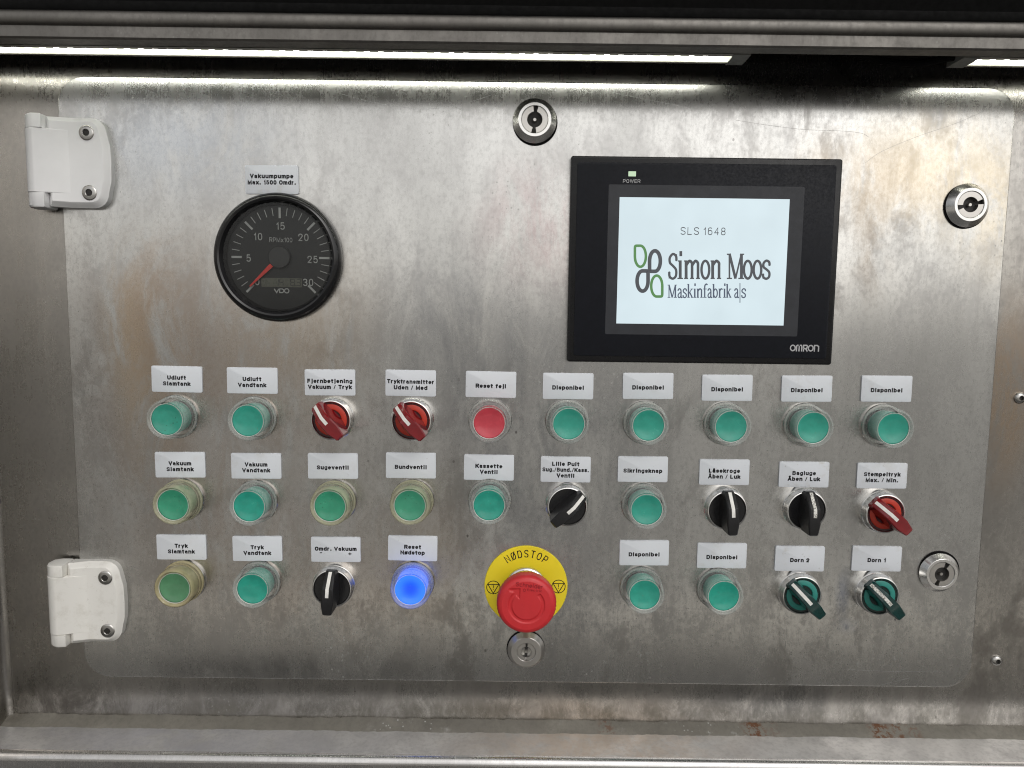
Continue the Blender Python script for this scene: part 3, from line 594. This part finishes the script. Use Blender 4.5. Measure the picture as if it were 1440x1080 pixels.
# ------------------------------------------------------------------ cam locks
def lock(px, py, ang, label, r=14.6, gx=.5, gy=-.6, fr=10.9, rot=8.6, hole=5.1, small=False):
    t = thing('cam_lock', label, 'lock', U(px, py, 4), 'cam locks in the panel')
    MB().lathe([(r + .35, -.1), (r + .35, .8), (r - 1, .9), (.02, .9)], 48, (gx, gy)).build('gasket', 'rubber', t)
    MB().lathe([(r - .8, .6), (r, .9), (r, 1.5), (fr + .25, 5.2), (fr, 5.4), (rot + .5, 5.4), (rot + .2, 5.1), (rot + .1, 3.0)], 64).build('collar', 'chrome' if not small else 'satin', t, ang=12)
    n = MB(); g = math.asin(1.7 / rot) if not small else math.asin(1.0 / rot)
    for k in (0, 1): n.arcband(hole, rot, R(90 - ang) + k * math.pi + g, R(90 - ang) + (k + 1) * math.pi - g, 2.0, 5.0, 26)
    n.build('rotor', 'satin', t)
    MB().lathe([(rot + .4, 2.4), (rot * .5, 1.9), (.02, 1.9)], 32).build('keyway', 'darkhole' if not small else 'dullchrome', t)
    if small:
        s_ = MB().loft([[(x, y, w) for x, y in rr(-1.0, 1.0, -4.6, 3.6, .9, 4)] for w in (1.0, 3.2)]).build('key_slot', 'darkhole', t); s_.rotation_euler[1] = R(ang)
    MB().lathe([(1.25, 1.8), (1.25, 4.2), (1.0, 4.6), (.02, 4.6)], 20).build('pin', 'satin', t)
lock(752, 168.5, 4, 'steel cam lock with upright key slot in the panel top', gx=.4, gy=-.9); lock(1363.8, 288, 76, 'steel cam lock with sideways key slot beside the yellow stain', gx=-.4, gy=-.5)
lock(1323.5, 807, 24, 'steel cam lock with slanted key slot beside the Dorn 1 plate', r=14.0, gx=.5, gy=.9); lock(740, 916, 2, 'steel key lock just below the emergency stop', r=13.4, fr=10.6, rot=6.4, hole=4.0, gx=-.3, gy=.2, small=True)

# ------------------------------------------------------------------ gauge
gu, gv = U(389.6, 362, 6); GR = 43.2
ga = thing('rev_counter', 'round black rev counter gauge with red needle at zero', 'gauge', (gu, gv))
MB().lathe([(GR - .6, -.1), (GR, 1.0), (GR, 4.0), (GR - .6, 6.4), (GR - 2.2, 8.6), (GR - 4.0, 9.4), (GR - 5.2, 8.8), (GR - 6.6, 6.0), (GR - 7.4, 3.6), (GR - 8.3, 2.6)], 96).build('bezel', 'blackgloss', ga)
di = MB().lathe([(GR - 5, 1.6), (.02, 1.6)], 80).build('dial', 'dial', ga)
DC = (.9, .3)
mk = MB()
for k in range(31):
    a = R(-135 + 9 * k); s_, c_ = math.sin(a), math.cos(a); big = k % 5 == 0; r1_ = 33.3; r0_ = r1_ - (7.0 if big else 5.2); hw = .72 if big else .24
    mk.ribbon([(DC[0] + r0_ * s_, DC[1] + r0_ * c_), (DC[0] + r1_ * s_, DC[1] + r1_ * c_)], hw, 1.7)
mk.build('tick_marks', 'dialmark', di)
def gz(zx, zy): u, v = U(280 + zx / 4.5, 220 + zy / 4.5, 1.7); return u - gu, v - gv
nm = MB()
for s_, zx, zy in (('0', 368, 792), ('5', 313, 643), ('10', 372, 507), ('15', 514, 440), ('20', 660, 512), ('25', 718, 652), ('30', 690, 797)):
    a, b = gz(zx, zy); put(nm, text(s_, 4.9, .065, .78), a, b - 2.45, 1.7)
a, b = gz(517, 528); put(nm, text('RPMx100', 3.1, .065, 1, 15.6), a, b - 1.55, 1.7)
nm.build('lettering', 'dialmark', di)
vm = MB(); a, b = gz(522, 850); h_ = 1.25
vm.ribbon([(a - 5.0, b + h_), (a - 3.4, b - h_), (a - 1.8, b + h_)], .38, 1.7); vm.ribbon([(a - 1.3, b + h_), (a - 1.3, b - h_), (a + .6, b - h_), (a + 1.4, b - .6), (a + 1.4, b + .6), (a + .6, b + h_)], .34, 1.7, True)
vm.ribbon(catmull([(a + 2.0, b), (a + 2.7, b + h_), (a + 4.3, b + h_), (a + 5.0, b), (a + 4.3, b - h_), (a + 2.7, b - h_)], 4, True), .34, 1.7, True); vm.build('maker_mark', 'dialmark', di)
x0, y1_ = gz(393, 768); x1, y0_ = gz(650, 828)
lc = MB().prism(rr(x0, x1, y0_, y1_, .5, 3), 1.5, 1.75).build('counter_window', 'lcd', di)
SEG = {'1': 'bc', '4': 'bcfg', '9': 'abcdfg', '3': 'abcdg'}
dm = MB()
for ch, zx in zip('14193', (492, 520, 566, 592, 630)):
    cx, cy = gz(zx, 797); W, H, T = 1.25, 2.1, .24
    P_ = {'a': (-W, W, H - T, H + T), 'd': (-W, W, -H - T, -H + T), 'g': (-W, W, -T, T), 'b': (W - T, W + T, .2, H), 'c': (W - T, W + T, -H, -.2), 'f': (-W - T, -W + T, .2, H), 'e': (-W - T, -W + T, -H, -.2)}
    for q in SEG[ch]:
        p = P_[q]; dm.rect(cx + p[0], cx + p[1], cy + p[2], cy + p[3], 1.80)
cx, cy = gz(611, 815); dm.rect(cx - .25, cx + .25, cy - .25, cy + .25, 1.80); dm.build('digits', 'lcdink', lc)
nd = MB(); a = R(-134.0); s_, c_ = math.sin(a), math.cos(a)
nd.loft([[(DC[0] + r * s_ - q * c_, DC[1] + r * c_ + q * s_, w) for q, w in ((-hw, 3.2), (hw, 3.2), (hw, 3.9), (-hw, 3.9))] for r, hw in ((6, 1.35), (10, 1.35), (28.5, .45))]); nd.build('needle', 'needle', ga)
MB().lathe([(7.4, 2.0), (7.4, 4.6), (7.0, 5.0), (.02, 5.1)], 40, DC).build('hub', 'hub', ga)
MB().lathe([(GR - 6.8, 5.9), (.02, 5.9)], 64).build('glass', 'glass', ga)

# ------------------------------------------------------------------ touch screen terminal
def rect_px(tl, tr, bl, br, w):
    q = [U(*p, w) for p in (tl, tr, bl, br)]
    return (q[0][0] + q[2][0]) / 2, (q[1][0] + q[3][0]) / 2, (q[2][1] + q[3][1]) / 2, (q[0][1] + q[1][1]) / 2
hx0, hx1, hy0, hy1 = rect_px((804.5, 219.5), (1185, 222), (796, 509), (1171, 513), 5)
hc = ((hx0 + hx1) / 2, (hy0 + hy1) / 2); W2, H2 = (hx1 - hx0) / 2, (hy1 - hy0) / 2
print('hmi', 2 * W2, 2 * H2)
hm = thing('touch_screen', 'black touch screen terminal showing a green and grey four leaf logo', 'touch screen', hc)
MB().prism(rr(-W2, W2, -H2, H2, 1.8, 5), -.1, 5.0, 1.3).build('housing', 'hmi', hm)
FI = 4.3; FW = 5.5
MB().prism(rr(-W2 + FI, W2 - FI, -H2 + FI, H2 - FI, 1.8, 5), 4.8, FW, .35).build('front_sheet', 'hmisheet', hm)
def loc4(*q, w=FW):
    a = rect_px(*q, w); return a[0] - hc[0], a[1] - hc[0], a[2] - hc[1], a[3] - hc[1]
wx = loc4((856.4, 260), (1131.3, 262), (850.5, 471), (1121.5, 472))
MB().prism(rr(*wx, 1.0, 4), FW - .3, FW + .06).build('window_border', 'hmiwin', hm)
sx = loc4((871.8, 278), (1110.3, 279.4), (866.2, 455.6), (1102, 457))
SW = FW + .12
scr = MB().flat([(sx[0], sx[2]), (sx[1], sx[2]), (sx[1], sx[3]), (sx[0], sx[3])], SW); scr.v += []; scr = scr.build('screen', 'screen', hm)
lx = loc4((883.7, 241), (894.3, 241), (883.7, 248), (894.3, 248)); MB().prism(rr(*lx, .2, 2), FW - .2, FW + .15).build('power_lamp', 'lamp', hm)
def hp(px, py, w=FW + .1): a, b = U(px, py, w); return a - hc[0], b - hc[1]
pm = MB(); a, b = hp(888.2, 257.2); put(pm, text('POWER', 2.35, .075, 1, 11.6), a, b, FW + .1); pm.build('power_lettering', 'greyprint', hm)
# maker mark: five rounded letters
om = MB(); A, Bq = hp(1111, 494); A2, B2 = hp(1151.7, 485); cw = (A2 - A) / 5.45; H_ = B2 - Bq; hw = .42
def om_o(x): om.ribbon(catmull([(x + cw * .5, Bq + hw), (x + cw * .9, Bq + H_ * .3), (x + cw * .9, Bq + H_ * .7), (x + cw * .5, B2 - hw), (x + cw * .1, Bq + H_ * .7), (x + cw * .1, Bq + H_ * .3)], 5, True), hw, FW + .1, True)
om_o(A); x = A + cw * 1.2
om.ribbon([(x, Bq), (x, B2 - 1.0), (x + .6, B2 - hw), (x + cw * .5, B2 - hw), (x + cw * 1.0 - .5, B2 - hw), (x + cw, B2 - 1.0), (x + cw, Bq)], hw, FW + .1); om.ribbon([(x + cw * .5, B2), (x + cw * .5, Bq)], hw, FW + .1)
x = A + cw * 2.55; om.ribbon([(x, Bq), (x, B2 - hw), (x + cw * .55, B2 - hw), (x + cw * .75, B2 - H_ * .25), (x + cw * .55, Bq + H_ * .42), (x, Bq + H_ * .42)], hw, FW + .1); om.ribbon([(x + cw * .4, Bq + H_ * .42), (x + cw * .75, Bq)], hw, FW + .11)
om_o(A + cw * 3.42); x = A + cw * 4.62; om.ribbon([(x, Bq), (x, B2 - hw), (x + cw * .5, B2 - hw), (x + cw * .78, B2 - 1.1), (x + cw * .78, Bq)], hw, FW + .1)
om.build('maker_mark', 'greyprint', hm)
# picture on the screen
tw = SW + .06
tmb = MB(); a, b = hp(988.5, 330.5, tw); put(tmb, text('SLS 1648', 5.1, .055, 1, 30.2, .3), a, b, tw); tmb.build('screen_lettering', 'scr_dark', scr)
def zp(x, y): return hp(880 + x / 6.545, 320 + y / 6.545, tw)
def teardrop(x0, x1, y0, y1, corner, hw_x, m, name, wz=0.0):
    cx, cy, rx, ry = (x0 + x1) / 2, (y0 + y1) / 2, (x1 - x0) / 2 - hw_x, (y1 - y0) / 2 - hw_x
    q = []
    for i in range(40):
        a = 2 * math.pi * i / 40; c_, s_ = math.cos(a), math.sin(a); k = 1.0
        X, Y = c_, s_
        if X * corner[0] > -.001 and Y * corner[1] > -.001:
            e = .18; X = math.copysign(abs(c_) ** e, c_) if abs(c_) > 1e-6 else 0; Y = math.copysign(abs(s_) ** e, s_) if abs(s_) > 1e-6 else 0
        q.append(zp(cx + rx * X, cy + ry * Y))
    o = MB().ribbon(q, hw_x / 6.545 / 2.07, tw + wz, True); return o.build(name, m, scr)
teardrop(72, 197, 155, 373, (-1, -1), 12, 'scr_green', 'green_leaf'); teardrop(222, 348, 430, 647, (1, 1), 12, 'scr_green', 'green_leaf')
teardrop(202, 335, 197, 420, (-1, 1), 17, 'scr_dark', 'grey_leaf', .02); teardrop(87, 222, 382, 602, (1, -1), 17, 'scr_dark', 'grey_leaf', .03)
def glyphs(spec, base, xh, cap, T, thin, m, name):
    g = MB(); px2 = 1 / (6.545 * 2.07); k = [0]
    def lay(): k[0] += 1; return tw + .002 * (k[0] % 12)
    for ch, x0, x1 in spec:
        f = lambda x, y: zp(x0 + (x1 - x0) * x, base - (base - xh) * y)
        ca = (base - cap) / (base - xh)
        def sk(pts, t=T, smooth=False): g.ribbon(catmull([f(*p) for p in pts], 5) if smooth else [f(*p) for p in pts], t * px2, lay())
        def serif(a, b, y): sk([(a, y), (b, y)], thin)
        yb = .5 * thin / (base - xh) * 2
        if ch == 'S' or ch == 's':
            h = ca if ch == 'S' else 1.0
            sk([(.88, h * .72), (.84, h * .90), (.5, h * .985), (.16, h * .84), (.18, h * .64), (.5, h * .52), (.84, h * .36), (.82, h * .12), (.48, h * .015), (.14, h * .1), (.1, h * .28)], T * .82, True)
            sk([(.88, h * .98), (.88, h * .70)], thin); sk([(.1, h * .02), (.1, h * .30)], thin)
        elif ch == 'i':
            sk([(.5, 0), (.5, 1)]); serif(.02, .98, yb); serif(.1, .5, 1 - yb); sk([(.6, ca * .90), (.6, ca * 1.10)], T * .95)
        elif ch in 'nm':
            st_ = (.2, .8) if ch == 'n' else (.13, .5, .87)
            sk([(st_[0], 0), (st_[0], 1)])
            for p0, p1 in zip(st_, st_[1:]): sk([(p0, .72), ((p0 * .6 + p1 * .4), .92), (p0 * .35 + p1 * .65, .97), (p1 - .01, .86), (p1, .68), (p1, .3), (p1, 0)], T * .92, True)
            d_ = .2 if ch == 'n' else .125
            for p0 in st_: serif(p0 - d_, p0 + d_, yb)
            serif(st_[0] - d_, st_[0], 1 - yb)
        elif ch == 'o':
            sk([(.5 + .40 * math.cos(R(a)), .5 + .475 * math.sin(R(a))) for a in range(0, 361, 15)], T * .85)
        elif ch == 'M':
            sk([(.15, 0), (.15, ca)], thin * 1.3); sk([(.84, 0), (.84, ca)]); sk([(.15, ca), (.50, .02)], T * .9); sk([(.50, .02), (.84, ca)], thin * 1.3)
            serif(0, .3, yb); serif(.66, 1, yb); serif(0, .22, ca - yb); serif(.8, 1, ca - yb)
        elif ch == 'a':
            sk([(.14, .76), (.25, .93), (.48, .98), (.68, .86), (.72, .6), (.72, .12), (.82, .02), (.98, .06)], T * .85, True); sk([(.7, .58), (.4, .5), (.16, .28), (.24, .05), (.5, .04), (.7, .22)], T * .75, True)
        elif ch == 'k':
            sk([(.2, 0), (.2, ca * 1.06)]); sk([(.22, .42), (.78, .97)], thin * 1.2); sk([(.42, .58), (.84, .03)], T * .85); serif(0, .42, yb); serif(.62, 1, yb); serif(.56, .98, 1 - yb); serif(0, .2, ca * 1.06 - yb)
        elif ch == 'f':
            sk([(.98, ca * .98), (.78, ca * 1.05), (.52, ca * .98), (.42, ca * .8), (.42, .5), (.42, 0)], T * .9, True); serif(.08, .85, 1 - yb); serif(.1, .8, yb)
        elif ch == 'b':
            sk([(.2, 0), (.2, ca * 1.06)]); serif(0, .2, ca * 1.06 - yb); sk([(.55 + .34 * math.cos(R(a)), .5 + .46 * math.sin(R(a))) for a in range(-150, 151, 20)], T * .8)
        elif ch == 'r':
            sk([(.3, 0), (.3, 1)]); serif(.02, .62, yb); serif(.02, .3, 1 - yb); sk([(.3, .66), (.5, .9), (.74, .98), (.95, .88)], T * .85, True)
        elif ch == '|': sk([(.5, -.55), (.5, ca * 1.12)], thin * 1.1)
    g.build(name, m, scr)
glyphs([('S', 392, 476), ('i', 474, 528), ('m', 536, 684), ('o', 688, 777), ('n', 780, 878), ('M', 930, 1090), ('o', 1078, 1168), ('o', 1168, 1256), ('s', 1256, 1332)], 474, 302, 240, 13.5, 6, 'scr_dark', 'company_lettering')
glyphs([('M', 385, 470), ('a', 474, 522), ('s', 524, 562), ('k', 566, 620), ('i', 622, 648), ('n', 652, 708), ('f', 708, 752), ('a', 750, 796), ('b', 798, 848), ('r', 852, 892), ('i', 896, 922), ('k', 924, 972), ('a', 996, 1042), ('|', 1040, 1062), ('s', 1064, 1106)], 646, 562, 526, 7.0, 3.4, 'scr_blue', 'subtitle_lettering')

# ------------------------------------------------------------------ hinges
def hinge(tl, bl, fold_t, fold_b, right, top, bot, scr_px, label, m, sag, capt, capb):
    """pixel measures of the barrel's left edge, the fold, the leaf's right edge and its top and bottom"""
    WB, WL = 15.0, 8.5
    ul = (U(*tl, 9)[0] + U(*bl, 9)[0]) / 2; uf = (U(*fold_t, WL)[0] + U(*fold_b, WL)[0]) / 2; ur = U(*right, 3)[0]; vt = U(*top, 6)[1]; vb_ = U(*bot, 6)[1]
    cu, cv = (ul + ur) / 2, (vt + vb_) / 2
    t = thing('hinge', label, 'hinge', (cu, cv), 'white panel hinges'); l, f, r, T_, B_ = ul - cu, uf - cu, ur - cu, vt - cv, vb_ - cv
    rad = 9.0
    sect = [(l + rad - rad * math.cos(R(a)), 7.0 + (WB - 7.0) * math.sin(R(a))) for a in range(0, 91, 10)] + [(f, WL + .03), (f, 0), (l + 4, 0), (l, 4)]
    sect = sect[::-1]
    kc = 8.6
    mb = MB()
    def sec(v, k=0.0): return [(u if k == 0 else u + (1 if u < l + 6 else 0) * k, v, max(.0, w - k * (1 if w > 1 else 0))) for u, w in sect]
    mb.loft([sec(B_ + kc, .5), sec(B_ + kc + .5), sec(T_ - kc - .5), sec(T_ - kc, .5)])
    # leaf beside the barrel, wide as the hinge is tall, with a curved outer edge
    k0 = l + 14.5
    ol = [(k0, B_ + .3), (f, B_), (r - 12, B_)] + [(r - 12 + 9.5 * math.sin(R(a)), B_ + 9.5 - 9.5 * math.cos(R(a))) for a in range(15, 80, 15)] + \
         [(r - 1.6, B_ + 13), (r - .4, B_ * .4), (r, 0), (r - .4, T_ * .4), (r - 1.6, T_ - 13)] + [(r - 12 + 9.5 * math.cos(R(a)), T_ - 9.5 + 9.5 * math.sin(R(a))) for a in range(15, 80, 15)] + [(r - 12, T_), (f, T_), (k0, T_ - .3 + sag)]
    def top_w(u): return WL if u >= f else WL - .25 + (WB - WL) * min(1, (f - u) / (f - l - rad))
    o1 = offset(ol, -.9); o2 = offset(ol, -2.6); o3 = offset(ol, -3.4)
    mb.loft([[(u, v, 0) for u, v in ol], [(u, v, top_w(u) - 4.0) for u, v in ol], [(u, v, top_w(u) - 3.2) for u, v in o1], [(u, v, top_w(u) - .5) for u, v in o2], [(u, v, top_w(u)) for u, v in o3]], cap1=False)
    # front skin as strips so that the fold stays a straight crease
    mb2 = MB(); n = len(o3); half = [o3[0], o3[1]] + o3[2:]
    mb.add([(u, v, top_w(u)) for u, v in o3], [(0, 1, n - 2, n - 1), tuple(range(1, n - 1))], False)
    mb.build('leaf', m, t, ang=30)
    for s_, k in ((1, capt), (-1, capb)):
        e = T_ if s_ > 0 else B_
        q = [(l + .3 + rad - rad * math.cos(R(a)), 7.0 + (WB - 7.3) * math.sin(R(a))) for a in range(0, 91, 10)] + [(l + 13.8, WB - .9), (l + 13.8, 0), (l + 4.3, 0), (l + .3, 4)]
        def kn(v, d): return [(u + d * (1 if u < l + 7 else -1), v, max(0, w - d * (1 if w > 0 else 0))) for u, w in q]
        seq = [kn(e - s_ * (kc - .15), 0), kn(e - s_ * 1.4 + k, 0), kn(e - s_ * .4 + k, .5), kn(e + k, 1.6)]
        MB().loft(seq).build('knuckle', m, t, ang=30)
    MB().lathe([(3.4, 0), (3.4, 1)], 8)
    first = None
    for px, py in scr_px:
        a, b = U(px, py, WL); a -= cu; b -= cv
        sc_ = MB().lathe([(5.0, WL - .5), (5.0, WL + .25), (4.7, WL + .55), (3.9, WL + .75), (2.4, WL + .9), (2.2, WL + .75), (2.1, WL + .3)], 32).build('screw', 'dullchrome', t, (a, b))
        MB().lathe([(2.3, WL + .35), (2.0, WL + .38), (.01, WL + .38)], 6).build('hex_socket', 'darkhole', sc_)
    # fixed leaf on the frame behind the barrel
    MB().prism(rr(l + 2, l + 20, B_ + 2, T_ - 2, 1, 3), -3.5, .6, .2).build('frame_leaf', m, t)
hinge((35, 180), (39, 270), (96, 180), (99, 280), (158, 225), (110, 165), (110, 292), ((121.5, 186.5), (125.8, 271)), 'clean white plastic hinge with two screws beside the gauge', 'hinge', 0, .8, -1.2)
hinge((67, 815), (71, 900), (123, 800), (124, 900), (177, 850), (130, 790), (130, 903), ((148, 812.5), (151.4, 887)), 'stained cream hinge beside the Tryk Slamtank plate', 'hinge_dirty', 0, 0, -.5)

# ------------------------------------------------------------------ LED strip lights and cable
zs = U(560, 80, 22)[1]
zf = (U(560, 72, 31)[1] + zs) / 2
def led(name, ua, ub, ea, eb, label):
    t = thing('led_strip_light', label, 'led light', ((ua + ub) / 2, zf), 'led strip lights under the cabinet roof', w=26); k = (ua + ub) / 2
    pr_ = [(-8.5, 9), (-8.5, -.3), (-5.3, -.6), (-5.3, 1.0), (5.3, 1.0), (5.3, -.6), (8.5, -.3), (8.5, 3.0), (8.0, 3.4), (8.5, 3.8), (8.5, 6), (8.0, 6.4), (8.5, 6.8), (8.5, 9)]
    MB().loft([[(u - k, v, w) for w, v in pr_] for u in (ua, ub)]).build('housing', 'alu', t)
    MB().loft([[(u - k, v, w) for w, v in ((-5.2, .9), (5.2, .9), (5.2, -.2), (-5.2, -.2))] for u in (ua + (6 if ea else 0), ub - (6 if eb else 0))]).build('diffuser', 'ledstrip', t)
    for e, u, s_ in ((ea, ua, 1), (eb, ub, -1)):
        if e: MB().loft([[(a - k, v, w) for w, v in ((-8.8, 9), (-8.8, -.9), (8.8, -.9), (8.8, 9))] for a in (u - s_ * 2.5, u + s_ * 8)]).build('end_cap', 'greyplastic', t)
    p = None; u = ua + 10
    while u < ub - 10:
        if p is None: p = MB().loft([rr3(1.6, 1.4, -.15), rr3(1.6, 1.4, -.45), rr3(1.1, .9, -.6)]).build('diode', 'diode', t, (u - k, 0, 2.8))
        else: share(p, t, (u - k, 0, 2.8))
        u += 8.8
def rr3(a, b, v): return [(x, v, y) for x, y in ((-a, -b), (a, -b), (a, b), (-a, b))]
ue = U(1043, 76, 24)[0]; ue2 = U(1346, 84, 24)[0]
led('a', xL - 20, ue, False, True, 'long lit led strip under the roof above the gauge'); led('b', ue2, xr - 6, True, False, 'short lit led strip under the roof joined to the black cable')
def c3(px, py, w): a, b = U(px, py, w); return (a, b, w)
cp = [c3(*p) for p in ((1352, 80, 24), (1330, 82, 24), (1300, 88, 22), (1265, 89, 20), (1235, 84, 16), (1205, 76, 10), (1185, 68, 4), (1170, 60, -1))]
pp = catmull(cp, 5)
tag(MB().tube([tuple(p) for p in pp], 2.3).build('cable', 'rubber', None, (0, 0)), 'black cable sagging between the led strips under the roof', 'cable')
